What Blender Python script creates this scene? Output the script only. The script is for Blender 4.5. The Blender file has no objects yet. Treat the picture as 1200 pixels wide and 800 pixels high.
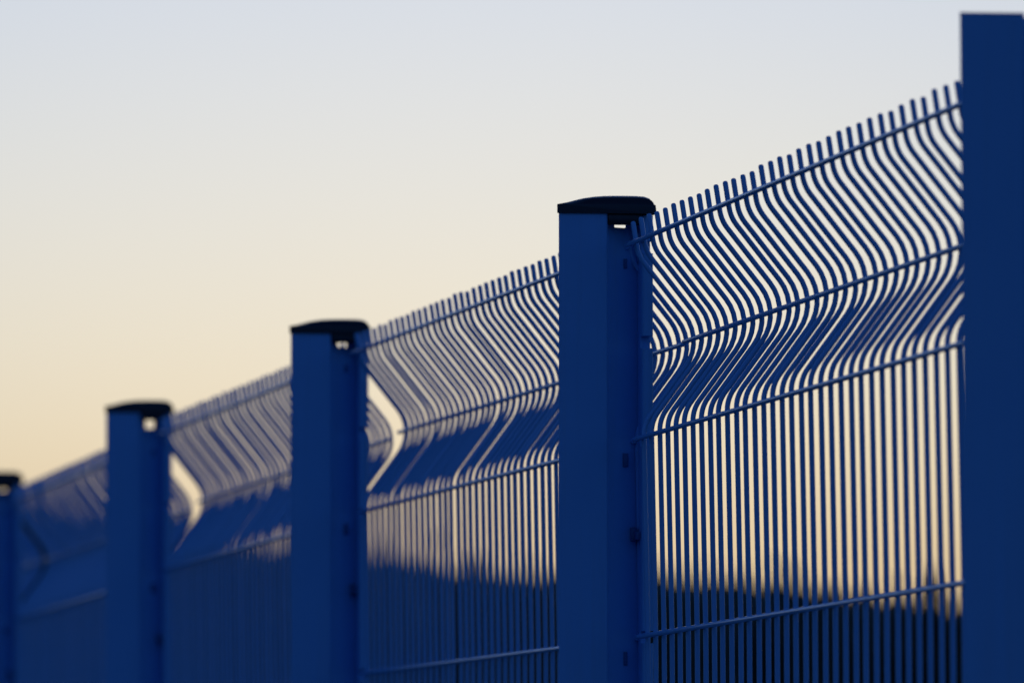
import bpy, bmesh, math, random
import numpy as np

random.seed(7)
rng = np.random.default_rng(11)
S = bpy.context.scene
COL = S.collection

# ------------------------------------------------------------------ camera
EYE = 1.05
YAW, PITCH = math.radians(8.619), math.radians(3.252)
cam = bpy.data.cameras.new('camera')
cam_o = bpy.data.objects.new('camera', cam)
COL.objects.link(cam_o)
cam_o.location = (0, 0, EYE)
cam_o.rotation_euler = (math.pi / 2 + PITCH, 0, -YAW)
cam.sensor_width = 36.0
cam.lens = 330.0
cam.clip_start = 0.1
cam.clip_end = 9000.0
cam.dof.use_dof = True
cam.dof.focus_distance = 9.35
cam.dof.aperture_fstop = 12.0
S.camera = cam_o

# ------------------------------------------------------------------ dusk sky: the sun has just set ahead, behind the wood, so there is no direct light and no sun lamp
W = bpy.data.worlds.new('World')
S.world = W
W.use_nodes = True
wn = W.node_tree
bg = wn.nodes['Background']
sky = wn.nodes.new('ShaderNodeTexSky')
sky.sky_type = 'NISHITA'
sky.sun_disc = False
sky.sun_elevation = math.radians(-0.435)
sky.sun_rotation = math.radians(8.55)
sky.air_density = 0.625
sky.dust_density = 2.546
sky.ozone_density = 4.24
wb = wn.nodes.new('ShaderNodeMix'); wb.data_type = 'RGBA'; wb.blend_type = 'MULTIPLY'      # white balance of the picture
wb.inputs[0].default_value = 1.0; wb.inputs[7].default_value = (0.950, 1.088, 1.000, 1)
grey = wn.nodes.new('ShaderNodeRGBToBW')                       # light scattered more than once pales the evening colours
pale = wn.nodes.new('ShaderNodeMix'); pale.data_type = 'RGBA'; pale.inputs[0].default_value = 0.222
wn.links.new(sky.outputs[0], grey.inputs[0])
wn.links.new(sky.outputs[0], pale.inputs[6]); wn.links.new(grey.outputs[0], pale.inputs[7])
wn.links.new(pale.outputs[2], wb.inputs[6])
wn.links.new(wb.outputs[2], bg.inputs[0])
bg.inputs[1].default_value = 0.15

S.view_settings.view_transform = 'Standard'
S.view_settings.look = 'None'
S.view_settings.gamma = 1.0
S.view_settings.use_curve_mapping = False
S.view_settings.exposure = 2.335

# ------------------------------------------------------------------ materials
def mat(name):
    m = bpy.data.materials.new(name)
    m.use_nodes = True
    return m, m.node_tree, m.node_tree.nodes['Principled BSDF']


def coated(name, c1, c2, rough, bump, grain=900.0, dirt=0.0):
    """powder coated metal: a slow drift of tone, fine orange peel, uneven gloss and a little dust"""
    m, nt, b = mat(name)
    N, L = nt.nodes, nt.links
    tc = N.new('ShaderNodeTexCoord')
    n1 = N.new('ShaderNodeTexNoise'); n1.inputs['Scale'].default_value = 9.0; n1.inputs['Detail'].default_value = 6.0
    L.new(tc.outputs['Object'], n1.inputs['Vector'])
    mp = N.new('ShaderNodeMapping'); mp.inputs['Scale'].default_value = (60, 60, 2.2)
    L.new(tc.outputs['Object'], mp.inputs['Vector'])
    n3 = N.new('ShaderNodeTexNoise'); n3.inputs['Scale'].default_value = 1.0; n3.inputs['Detail'].default_value = 5.0
    L.new(mp.outputs[0], n3.inputs['Vector'])
    mix = N.new('ShaderNodeMix'); mix.data_type = 'RGBA'
    mix.inputs[6].default_value = (*c1, 1); mix.inputs[7].default_value = (*c2, 1)
    L.new(n1.outputs['Fac'], mix.inputs[0])
    last = mix.outputs[2]
    if dirt:
        rp = N.new('ShaderNodeMapRange'); rp.inputs[1].default_value = 0.52; rp.inputs[2].default_value = 0.78
        rp.inputs[3].default_value = 0.0; rp.inputs[4].default_value = dirt
        L.new(n3.outputs['Fac'], rp.inputs[0])
        m2 = N.new('ShaderNodeMix'); m2.data_type = 'RGBA'
        L.new(rp.outputs[0], m2.inputs[0]); L.new(last, m2.inputs[6]); m2.inputs[7].default_value = (0.30, 0.38, 0.48, 1)
        last = m2.outputs[2]
    L.new(last, b.inputs['Base Color'])
    rr = N.new('ShaderNodeMapRange'); rr.inputs[3].default_value = rough - 0.07; rr.inputs[4].default_value = rough + 0.10
    L.new(n3.outputs['Fac'], rr.inputs[0]); L.new(rr.outputs[0], b.inputs['Roughness'])
    n2 = N.new('ShaderNodeTexNoise'); n2.inputs['Scale'].default_value = grain; n2.inputs['Detail'].default_value = 2.0
    L.new(tc.outputs['Object'], n2.inputs['Vector'])
    bp = N.new('ShaderNodeBump'); bp.inputs['Strength'].default_value = bump; bp.inputs['Distance'].default_value = 0.0006
    L.new(n2.outputs['Fac'], bp.inputs['Height']); L.new(bp.outputs[0], b.inputs['Normal'])
    return m


M_POST = coated('blue_powder_coat', (0.22, 0.50, 0.88), (0.28, 0.57, 0.93), 0.36, 0.25, dirt=0.22)
M_WIRE = coated('blue_wire_coat', (0.24, 0.50, 0.88), (0.30, 0.57, 0.94), 0.20, 0.15, dirt=0.06)
M_CAP = coated('black_plastic', (0.012, 0.010, 0.018), (0.018, 0.015, 0.028), 0.34, 0.2)
M_SLOT_TAB = coated('slot_shade_and_tab', (0.05, 0.13, 0.32), (0.06, 0.16, 0.38), 0.5, 0.2)  # shade of the web slots given as colour; also the hook tab's plastic


def ground_mat():
    m, nt, b = mat('meadow')
    N, L = nt.nodes, nt.links
    tc = N.new('ShaderNodeTexCoord')
    n = N.new('ShaderNodeTexNoise'); n.inputs['Scale'].default_value = 0.35; n.inputs['Detail'].default_value = 10.0
    L.new(tc.outputs['Object'], n.inputs['Vector'])
    r = N.new('ShaderNodeValToRGB')
    r.color_ramp.elements[0].position = 0.3; r.color_ramp.elements[0].color = (0.035, 0.045, 0.016, 1)
    r.color_ramp.elements[1].position = 0.72; r.color_ramp.elements[1].color = (0.085, 0.082, 0.036, 1)
    L.new(n.outputs['Fac'], r.inputs[0]); L.new(r.outputs[0], b.inputs['Base Color'])
    b.inputs['Roughness'].default_value = 0.95
    n2 = N.new('ShaderNodeTexNoise'); n2.inputs['Scale'].default_value = 40.0; n2.inputs['Detail'].default_value = 4.0
    L.new(tc.outputs['Object'], n2.inputs['Vector'])
    bp = N.new('ShaderNodeBump'); bp.inputs['Strength'].default_value = 0.8; bp.inputs['Distance'].default_value = 0.03
    L.new(n2.outputs['Fac'], bp.inputs['Height']); L.new(bp.outputs[0], b.inputs['Normal'])
    return m


def leaf_mat(name, a, c):
    m, nt, b = mat(name)
    N, L = nt.nodes, nt.links
    tc = N.new('ShaderNodeTexCoord')
    n = N.new('ShaderNodeTexNoise'); n.inputs['Scale'].default_value = 0.6; n.inputs['Detail'].default_value = 6.0
    L.new(tc.outputs['Object'], n.inputs['Vector'])
    x = N.new('ShaderNodeMix'); x.data_type = 'RGBA'
    x.inputs[6].default_value = (*a, 1); x.inputs[7].default_value = (*c, 1)
    L.new(n.outputs['Fac'], x.inputs[0]); L.new(x.outputs[2], b.inputs['Base Color'])
    b.inputs['Roughness'].default_value = 0.7
    return m


M_GROUND = ground_mat()
M_LEAF = leaf_mat('dusky_leaves', (0.040, 0.036, 0.020), (0.062, 0.052, 0.028))
M_BARK = leaf_mat('bark', (0.06, 0.045, 0.03), (0.10, 0.075, 0.05))

# ------------------------------------------------------------------ helpers
def link(name, me, parent=None, loc=(0, 0, 0), rot=(0, 0, 0)):
    o = bpy.data.objects.new(name, me)
    COL.objects.link(o)
    o.parent = parent
    o.location = loc
    o.rotation_euler = rot
    return o


def tag(o, label=None, category=None, group=None, kind=None):
    if label: o['label'] = label
    if category: o['category'] = category
    if group: o['group'] = group
    if kind: o['kind'] = kind
    return o


def mesh_from(name, bm, m, smooth=True, angle=35):
    bmesh.ops.recalc_face_normals(bm, faces=bm.faces)
    me = bpy.data.meshes.new(name)
    bm.to_mesh(me)
    bm.free()
    me.materials.append(m)
    if smooth:
        for p in me.polygons:
            p.use_smooth = True
        me.set_sharp_from_angle(angle=math.radians(angle))
    return me


def box(bm, x0, x1, y0, y1, z0, z1, bevel=0.0, seg=3, edges='all'):
    r = bmesh.ops.create_cube(bm, size=1.0)
    vs = r['verts']
    for v in vs:
        v.co.x = x0 + (v.co.x + .5) * (x1 - x0)
        v.co.y = y0 + (v.co.y + .5) * (y1 - y0)
        v.co.z = z0 + (v.co.z + .5) * (z1 - z0)
    if bevel:
        es = {e for v in vs for e in v.link_edges}
        if edges == 'vertical':
            es = {e for e in es if abs(e.verts[0].co.z - e.verts[1].co.z) > 1e-6}
        bmesh.ops.bevel(bm, geom=list(es), offset=bevel, segments=seg, affect='EDGES', profile=0.5)
    return vs


def tube(path, r, sides=10, round_ends=True):
    """bmesh tube along a list of 3D points"""
    bm = bmesh.new()
    P = [np.array(p, float) for p in path]
    n = len(P)
    tang = []
    for i in range(n):
        a = P[max(i - 1, 0)]; b = P[min(i + 1, n - 1)]
        t = b - a; tang.append(t / np.linalg.norm(t))
    seq = []
    if round_ends:
        seq += [(P[0] + tang[0] * 0.0000, tang[0], r * 0.45), (P[0] + tang[0] * r * 0.30, tang[0], r * 0.86), (P[0] + tang[0] * r * 0.8, tang[0], r)]
    else:
        seq.append((P[0], tang[0], r))
    for i in range(1, n - 1):
        seq.append((P[i], tang[i], r))
    if round_ends:
        seq += [(P[-1] - tang[-1] * r * 0.8, tang[-1], r), (P[-1] - tang[-1] * r * 0.30, tang[-1], r * 0.86), (P[-1], tang[-1], r * 0.45)]
    else:
        seq.append((P[-1], tang[-1], r))
    rings = []
    for p, t, rad in seq:
        ref = np.array([0, 1, 0.]) if abs(t[1]) < 0.8 else np.array([1., 0, 0])
        u = np.cross(t, ref); u /= np.linalg.norm(u); v = np.cross(t, u)
        rings.append([bm.verts.new(p + rad * (math.cos(k * 2 * math.pi / sides) * u + math.sin(k * 2 * math.pi / sides) * v)) for k in range(sides)])
    for a, b in zip(rings, rings[1:]):
        for k in range(sides):
            bm.faces.new((a[k], a[(k + 1) % sides], b[(k + 1) % sides], b[k]))
    bm.faces.new(rings[0]); bm.faces.new(rings[-1][::-1])
    return bm


# ------------------------------------------------------------------ ground
def make_ground():
    xs = np.concatenate([np.linspace(-4000, -60, 14), np.linspace(-40, 60, 60), np.linspace(90, 4000, 14)])
    ys = np.concatenate([np.linspace(-4000, -20, 12), np.linspace(-10, 180, 90), np.linspace(240, 6000, 14)])
    vs, fs = [], []
    for y in ys:
        for x in xs:
            near = abs(x - 1.5) < 3 and -8 < y < 30
            z = 0.0 if near else 0.10 * math.sin(x * .13 + 1) * math.cos(y * .09) - 0.1
            vs.append((x, y, z))
    w = len(xs)
    for j in range(len(ys) - 1):
        for i in range(w - 1):
            fs.append((j * w + i, j * w + i + 1, (j + 1) * w + i + 1, (j + 1) * w + i))
    me = bpy.data.meshes.new('ground'); me.from_pydata(vs, [], fs); me.materials.append(M_GROUND)
    for p in me.polygons: p.use_smooth = True
    tag(link('ground', me), kind='structure')


make_ground()

# ------------------------------------------------------------------ distant wood
F_PX = 11000.0


def far_point(px, py, d):
    """ground position and top height of something d metres off that is seen at this direction"""
    az = YAW + math.atan((px - 600) / F_PX)
    return d * math.sin(az), d * math.cos(az), EYE + d * (1025 - py) / F_PX


def leaf_quads(centres, size, verts, faces):
    for c in centres:
        u = rng.normal(size=3); u /= np.linalg.norm(u)
        v = np.cross(u, rng.normal(size=3)); v /= np.linalg.norm(v)
        s = size * rng.uniform(.6, 1.4)
        k = len(verts)
        for a, b in ((-1, 0), (0, -.55), (1.1, 0), (0, .55)):
            verts.append(tuple(c + u * a * s + v * b * s))
        faces.append((k, k + 1, k + 2, k + 3))


def make_wood():
    sil_x = np.array([-3500, -1500, -400, -50, 60, 160, 250, 440, 550, 650, 775, 900, 950, 1000, 1060, 1130, 1400, 2400, 5000])
    sil_y = np.array([600, 570, 580, 588, 600, 622, 639, 652, 669, 683, 682, 683, 696, 702, 706, 714, 690, 640, 600])
    verts, faces = [], []
    px = -3500.0
    while px < 5000:
        inview = -250 < px < 1450
        d = rng.uniform(126, 142)
        top = np.interp(px, sil_x, sil_y) + rng.normal(0, 1.2)
        x, y, h = far_point(px, top, d)
        rad = rng.uniform(1.0, 1.8)
        # lumpy solid heart of the crown, so that the wood is not see-through
        seg, ring = 9, 7
        k0 = len(verts)
        for j in range(ring + 1):
            th = math.pi * j / ring
            for i in range(seg):
                ph = 2 * math.pi * i / seg
                rr = rad * .85 * math.sin(th) ** .7 * rng.uniform(.85, 1.12)
                zz = h * .5 + math.cos(th) * (h * .5 + .10) * (.97 + .03 * rng.uniform())
                verts.append((x + rr * math.cos(ph), y + rr * math.sin(ph), zz))
        for j in range(ring):
            for i in range(seg):
                faces.append((k0 + j * seg + i, k0 + j * seg + (i + 1) % seg, k0 + (j + 1) * seg + (i + 1) % seg, k0 + (j + 1) * seg + i))
        # leaves through the outer volume
        n = 300 if inview else 90
        q = rng.normal(size=(n, 3)); q /= np.linalg.norm(q, axis=1)[:, None]
        q *= rng.uniform(.78, 1.08, size=(n, 1))
        c = np.stack([x + q[:, 0] * rad, y + q[:, 1] * rad, h * .5 + q[:, 2] * (h * .5 + .15)], 1)
        leaf_quads(c, .13 if inview else .28, verts, faces)
        px += rng.uniform(24, 46) if inview else rng.uniform(90, 140)
    me = bpy.data.meshes.new('wood'); me.from_pydata(verts, [], faces); me.materials.append(M_LEAF)
    tag(link('distant_wood', me), 'dark out of focus belt of trees along the horizon behind the wires', 'wood', kind='stuff')


make_wood()


def make_tree():
    d = 112.0
    x, y, h = far_point(1092, 662, d)
    root = bpy.data.objects.new('slender_tree', None); COL.objects.link(root); root.location = (x, y, 0)
    tag(root, 'slender tree standing taller than the dark wood, seen just left of the nearest post', 'tree')
    bm = tube([(0, 0, -.1), (.03, .01, h * .3), (-.02, .02, h * .6), (.02, 0, h * .9)], .055, 8, False)
    for v in bm.verts:
        f = 1 - .75 * max(0, v.co.z) / h
        v.co.x *= f; v.co.y *= f
    for k in range(9):
        a = k * 2.4; z = h * (.35 + .055 * k)
        b2 = tube([(0, 0, z), (.12 * math.cos(a), .12 * math.sin(a), z + .16), (.28 * math.cos(a), .28 * math.sin(a), z + .36)], .016, 6, False)
        me2 = bpy.data.meshes.new('tmp'); b2.to_mesh(me2); b2.free(); bm.from_mesh(me2); bpy.data.meshes.remove(me2)
    link('trunk', mesh_from('trunk', bm, M_BARK), root)
    verts, faces = [], []
    n = 1300
    t = rng.uniform(0, 1, n)
    z = h * (.34 + .66 * t)
    rad = .42 * np.sin(np.pi * np.clip(t * .93 + .07, 0, 1)) ** .8 * np.sqrt(rng.uniform(0.02, 1, n))
    clump = .75 + .35 * np.sin(z * 7.3)
    ph = rng.uniform(0, 2 * math.pi, n)
    leaf_quads(np.stack([rad * clump * np.cos(ph), rad * clump * np.sin(ph), z - .05], 1), .055, verts, faces)
    me = bpy.data.meshes.new('crown'); me.from_pydata(verts, [], faces); me.materials.append(M_LEAF)
    link('crown', me, root)


make_tree()

# ------------------------------------------------------------------ fence
R_WIRE = 0.00262
R_BAR = 0.0026
# side profile of one panel wire: sharp corners (distance below the tip, offset away from the camera's side, bend radius)
CORNERS = [(0, 0, 0), (.035, .0055, .036), (.1215, .0742, .044), (.2080, .0108, .034), (.424, .0150, .2), (.630, .0160, .034), (.724, .0800, .040), (.818, .0160, .034),
           (1.430, .0160, .034), (1.524, .0800, .040), (1.618, .0160, .034), (1.67, .0160, 0)]


def rounded(pts):
    out = []
    for i, (z, n, r) in enumerate(pts):
        p = np.array([z, n])
        if r == 0:
            out.append(p); continue
        a = np.array(pts[i - 1][:2]) - p; b = np.array(pts[i + 1][:2]) - p
        a /= np.linalg.norm(a); b /= np.linalg.norm(b)
        half = math.acos(max(-1, min(1, float(a @ b)))) / 2
        t = r / math.tan(half)
        c = p + (a + b) / np.linalg.norm(a + b) * r / math.sin(half)
        v0 = p + a * t - c; v1 = p + b * t - c
        a0 = math.atan2(v0[1], v0[0]); a1 = math.atan2(v1[1], v1[0])
        d = (a1 - a0 + math.pi) % (2 * math.pi) - math.pi
        k = 7 if abs(d) > .6 else 5 if abs(d) > .1 else 2
        out += [c + r * np.array([math.cos(a0 + d * j / k), math.sin(a0 + d * j / k)]) for j in range(k + 1)]
    return [(float(z), float(n)) for z, n in out]


PROFILE = rounded(CORNERS)
H_WIRES = (.0225, .1215, .222, .424, .624, .724, .824, 1.024, 1.224, 1.424, 1.524, 1.624)
PZ = np.array([p[0] for p in PROFILE]); PN = np.array([p[1] for p in PROFILE])

WIRE_ME = mesh_from('vertical_wire', tube([(n, 0, -z) for z, n in PROFILE], R_WIRE, 10), M_WIRE, angle=60)


def make_panel(y_far, z_far, x_far, y_near, z_near, x_near, n, over_far, over_near, label, bent=None, edge_wire=True, uneven=.0005):
    L = y_far - y_near
    root = bpy.data.objects.new('wire_fence_panel', None); COL.objects.link(root)
    root.location = (x_far, y_far, EYE + z_far)
    # tilt along the fence and tiny turn away from the common line
    root.rotation_euler = (-math.atan2(z_near - z_far, L), 0, -math.atan2(x_near - x_far, L) * -1)
    tag(root, label, 'fence panel', 'welded wire panels of the blue fence')
    for i in range(-1 if edge_wire else 0, n):
        s = L * i / (n - 1) if i >= 0 else -.016
        s += (random.gauss(0, uneven) if 0 < i < n - 1 else 0)
        lean = random.gauss(0, .0007)
        side = random.gauss(0, .00015)
        tilt = random.gauss(0, .0003) + (bent or {}).get(i, 0)
        link('vertical_wire', WIRE_ME, root, (side, -s, random.gauss(0, .0007)), (lean, tilt, 0))
    for z in H_WIRES:
        nn = float(np.interp(z, PZ, PN))
        a = over_far + random.gauss(0, .002); b = -(L + over_near + random.gauss(0, .002))
        bm = tube([(0, a, 0), (0, a - .02, 0), (random.gauss(0, .0003), (a + b) / 2, random.gauss(0, .0004)), (0, b + .02, 0), (0, b, 0)], R_BAR, 10)
        link('horizontal_wire', mesh_from('horizontal_wire', bm, M_WIRE, angle=60), root, (nn - R_WIRE - R_BAR + .0006, 0, -z))
    return root


make_panel(9.461, .6680, 1.5592, 7.411, .6712, 1.5563, 42, .036, .02,
           'sharpest and largest blue wire panel, between the rightmost post and the in-focus capped post', edge_wire=False, uneven=.0009)
make_panel(11.61, .6757, 1.5650, 9.524, .6672, 1.5633, 43, .050, .008,
           'blue wire panel directly left of the in-focus capped post, its far end blurring', bent={15: .0026})
make_panel(13.74, .6722, 1.5620, 11.74, .6700, 1.5620, 41, .050, .03,
           'blurred blue wire panel between the second and third black-capped posts from the right')
make_panel(16.00, .6595, 1.5620, 13.92, .6635, 1.5620, 42, .050, .03,
           'heavily blurred blue wire panel reaching to the leftmost, cut-off post')
make_panel(18.10, .6580, 1.5620, 16.15, .6620, 1.5620, 41, .050, .03,
           'farthest blue wire panel, hardly showing behind the leftmost post')

X_POST = 1.487
LIP_GAPS = (.024, .1215, .222, .424, .624, .724, .824, 1.024, 1.224, 1.424, 1.524, 1.624)


def make_post(y, z_top, label, cap=True, hole=.006, lean=0.0, tip=.672, wide=1.0):
    """z_top: top of the steel over the eye; tip: height of the panel tips over the eye"""
    H = EYE + z_top
    root = bpy.data.objects.new('fence_post', None); COL.objects.link(root)
    root.location = (X_POST + lean * H * .84, y, 0)
    root.rotation_euler = (0, -lean, 0)
    tag(root, label, 'fence post', 'steel posts of the blue fence')
    # front tube
    bm = bmesh.new()
    # closed section, narrower towards the back
    outline = [(.0000, .0010), (.0003, .0003), (.0010, 0), (.0478, 0), (.0492, .0004), (.0504, .0014), (.0510, .0030), (.0510, .0440), (.0490, .0460), (.0150, .0460), (.0132, .0450)]
    lo = [bm.verts.new((x * wide, yy, -.05)) for x, yy in outline]; hi = [bm.verts.new((x * wide, yy, H)) for x, yy in outline]
    for i in range(len(outline)):
        j = (i + 1) % len(outline)
        bm.faces.new((lo[i], lo[j], hi[j], hi[i]))
    bm.faces.new(lo); bm.faces.new(hi[::-1])
    link('front_tube', mesh_from('front_tube', bm, M_POST), root)
    # web, running back from the tube, with a slot at its head
    bm = bmesh.new()
    hb = H - .0115 - hole
    for x0, x1, z0, z1 in ((.0490, .0610, -.05, H), (.0610, .0745, -.05, hb), (.0745, .0900, -.05, H), (.0610, .0745, H - .004, H)):
        box(bm, x0, x1, 0, .0025, z0, z1)
    for v in bm.verts:
        v.co.y += .012 + (v.co.x - .049) * .70
    link('web', mesh_from('web', bm, M_POST, False), root)
    # rear core and the notched lip in front of it
    bm = bmesh.new()
    box(bm, .0880, .0986, .0223, .048, -.05, H - .001, .001, 2, 'vertical')
    link('rear_flange', mesh_from('rear_flange', bm, M_POST), root)
    edges = [H - .002]
    for g in LIP_GAPS:
        zc = EYE + tip - g
        edges += [zc + .0062, zc - .0066]
    edges.append(-.05)
    for z1, z0 in zip(edges[0::2], edges[1::2]):
        if z1 - z0 < .004: continue
        bm = bmesh.new()
        box(bm, .0872, .0990, .0035, .0225, z0, z1, .0045, 5, 'vertical')
        link('rear_lip', mesh_from('rear_lip', bm, M_POST), root)
    # dark blocks below the wires: shade of the web's slots put into their colour
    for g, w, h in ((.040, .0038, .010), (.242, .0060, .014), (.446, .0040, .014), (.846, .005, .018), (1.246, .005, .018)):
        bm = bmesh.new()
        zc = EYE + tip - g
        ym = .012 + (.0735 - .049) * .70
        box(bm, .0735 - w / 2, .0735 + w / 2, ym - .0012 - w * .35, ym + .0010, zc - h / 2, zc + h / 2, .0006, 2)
        link('slot_shade', mesh_from('slot_shade', bm, M_SLOT_TAB), root)
    # small hooked tab half way down the second field
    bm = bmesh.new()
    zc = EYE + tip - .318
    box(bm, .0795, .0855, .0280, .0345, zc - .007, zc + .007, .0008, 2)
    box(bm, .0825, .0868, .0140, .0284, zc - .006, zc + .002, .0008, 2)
    link('hook_tab', mesh_from('hook_tab', bm, M_SLOT_TAB), root)
    if cap:
        # crowned plastic cap: a skirt round the head, a sloping top and a plug in the recess
        bm = bmesh.new()
        sk0, sk1 = H - .0005, H + .0085
        prof = [(-.0022, sk0), (-.0022, sk1), (.012, sk1 + .0036), (.026, sk1 + .0068), (.038, sk1 + .0086), (.048, sk1 + .0094), (.058, sk1 + .0097), (.070, sk1 + .0098),
                (.082, sk1 + .0097), (.090, sk1 + .0092), (.0955, sk1 + .0074), (.0985, sk1 + .0042), (.1003, sk1 - .0002), (.1012, sk0)]
        # skirt and crown: the crown's front edge is drawn back so that its slope faces out
        rows = []
        for yy, f in ((-.0025, 0.0), (-.0022, 0.12), (.003, 0.80), (.009, 1.0), (.034, 1.0), (.046, .6), (.0495, 0.0)):
            row = []
            for i, (x, z) in enumerate(prof):
                if i in (0, len(prof) - 1):
                    zz = z
                else:
                    zz = min(z, sk1) + max(0, z - sk1) * f * 1.02
                row.append(bm.verts.new((x + max(0, .02 - x) / .02 * .30 * (yy + .0025), yy, zz)))
            rows.append(row)
        for a, b in zip(rows, rows[1:]):
            for i in range(len(prof)):
                j = (i + 1) % len(prof)
                bm.faces.new((a[i], a[j], b[j], b[i]))
        bm.faces.new(rows[0]); bm.faces.new(rows[-1][::-1])
        co = link('cap', mesh_from('cap', bm, M_CAP, angle=28), root)
        bm = bmesh.new()
        box(bm, .0515, .0868, .0012, .0068, H - .0118, H - .0007, .0008, 2)
        link('cap_plug', mesh_from('cap_plug', bm, M_CAP), co)
    else:
        bm = bmesh.new()
        pl = [(-.0003, .0006), (.0004, -.0003), (.0496, -.0003), (.0512, .0014), (.0512, .0463), (.0140, .0463)]
        lo = [bm.verts.new((x * wide, yy, H + .0001)) for x, yy in pl]; hi = [bm.verts.new((x * wide, yy, H + .0021)) for x, yy in pl]
        for i in range(6):
            bm.faces.new((lo[i], lo[(i + 1) % 6], hi[(i + 1) % 6], hi[i]))
        bm.faces.new(lo); bm.faces.new(hi[::-1])
        link('top_plate', mesh_from('top_plate', bm, M_POST), root)
    return root


make_post(7.3935, .6912, 'tall uncapped blue post filling the right edge of the picture', cap=False, lean=.0046, tip=.6712, wide=1.04)
make_post(9.4892, .6781, 'sharp blue post with a black cap near the middle, the only capped post in focus', hole=.0018, tip=.6680)
make_post(11.6597, .6784, 'slightly blurred blue post with black cap, second capped post from the right', hole=.0045, tip=.676)
make_post(13.8211, .6846, 'blurred blue post with black cap, third capped post from the right', hole=.0110, tip=.668)
make_post(16.085, .6752, 'most blurred black-capped blue post, cut off by the left edge', hole=.0035, tip=.663)
make_post(18.20, .6700, 'last blue post of the row, hidden beyond the left edge', hole=.0080, tip=.659)
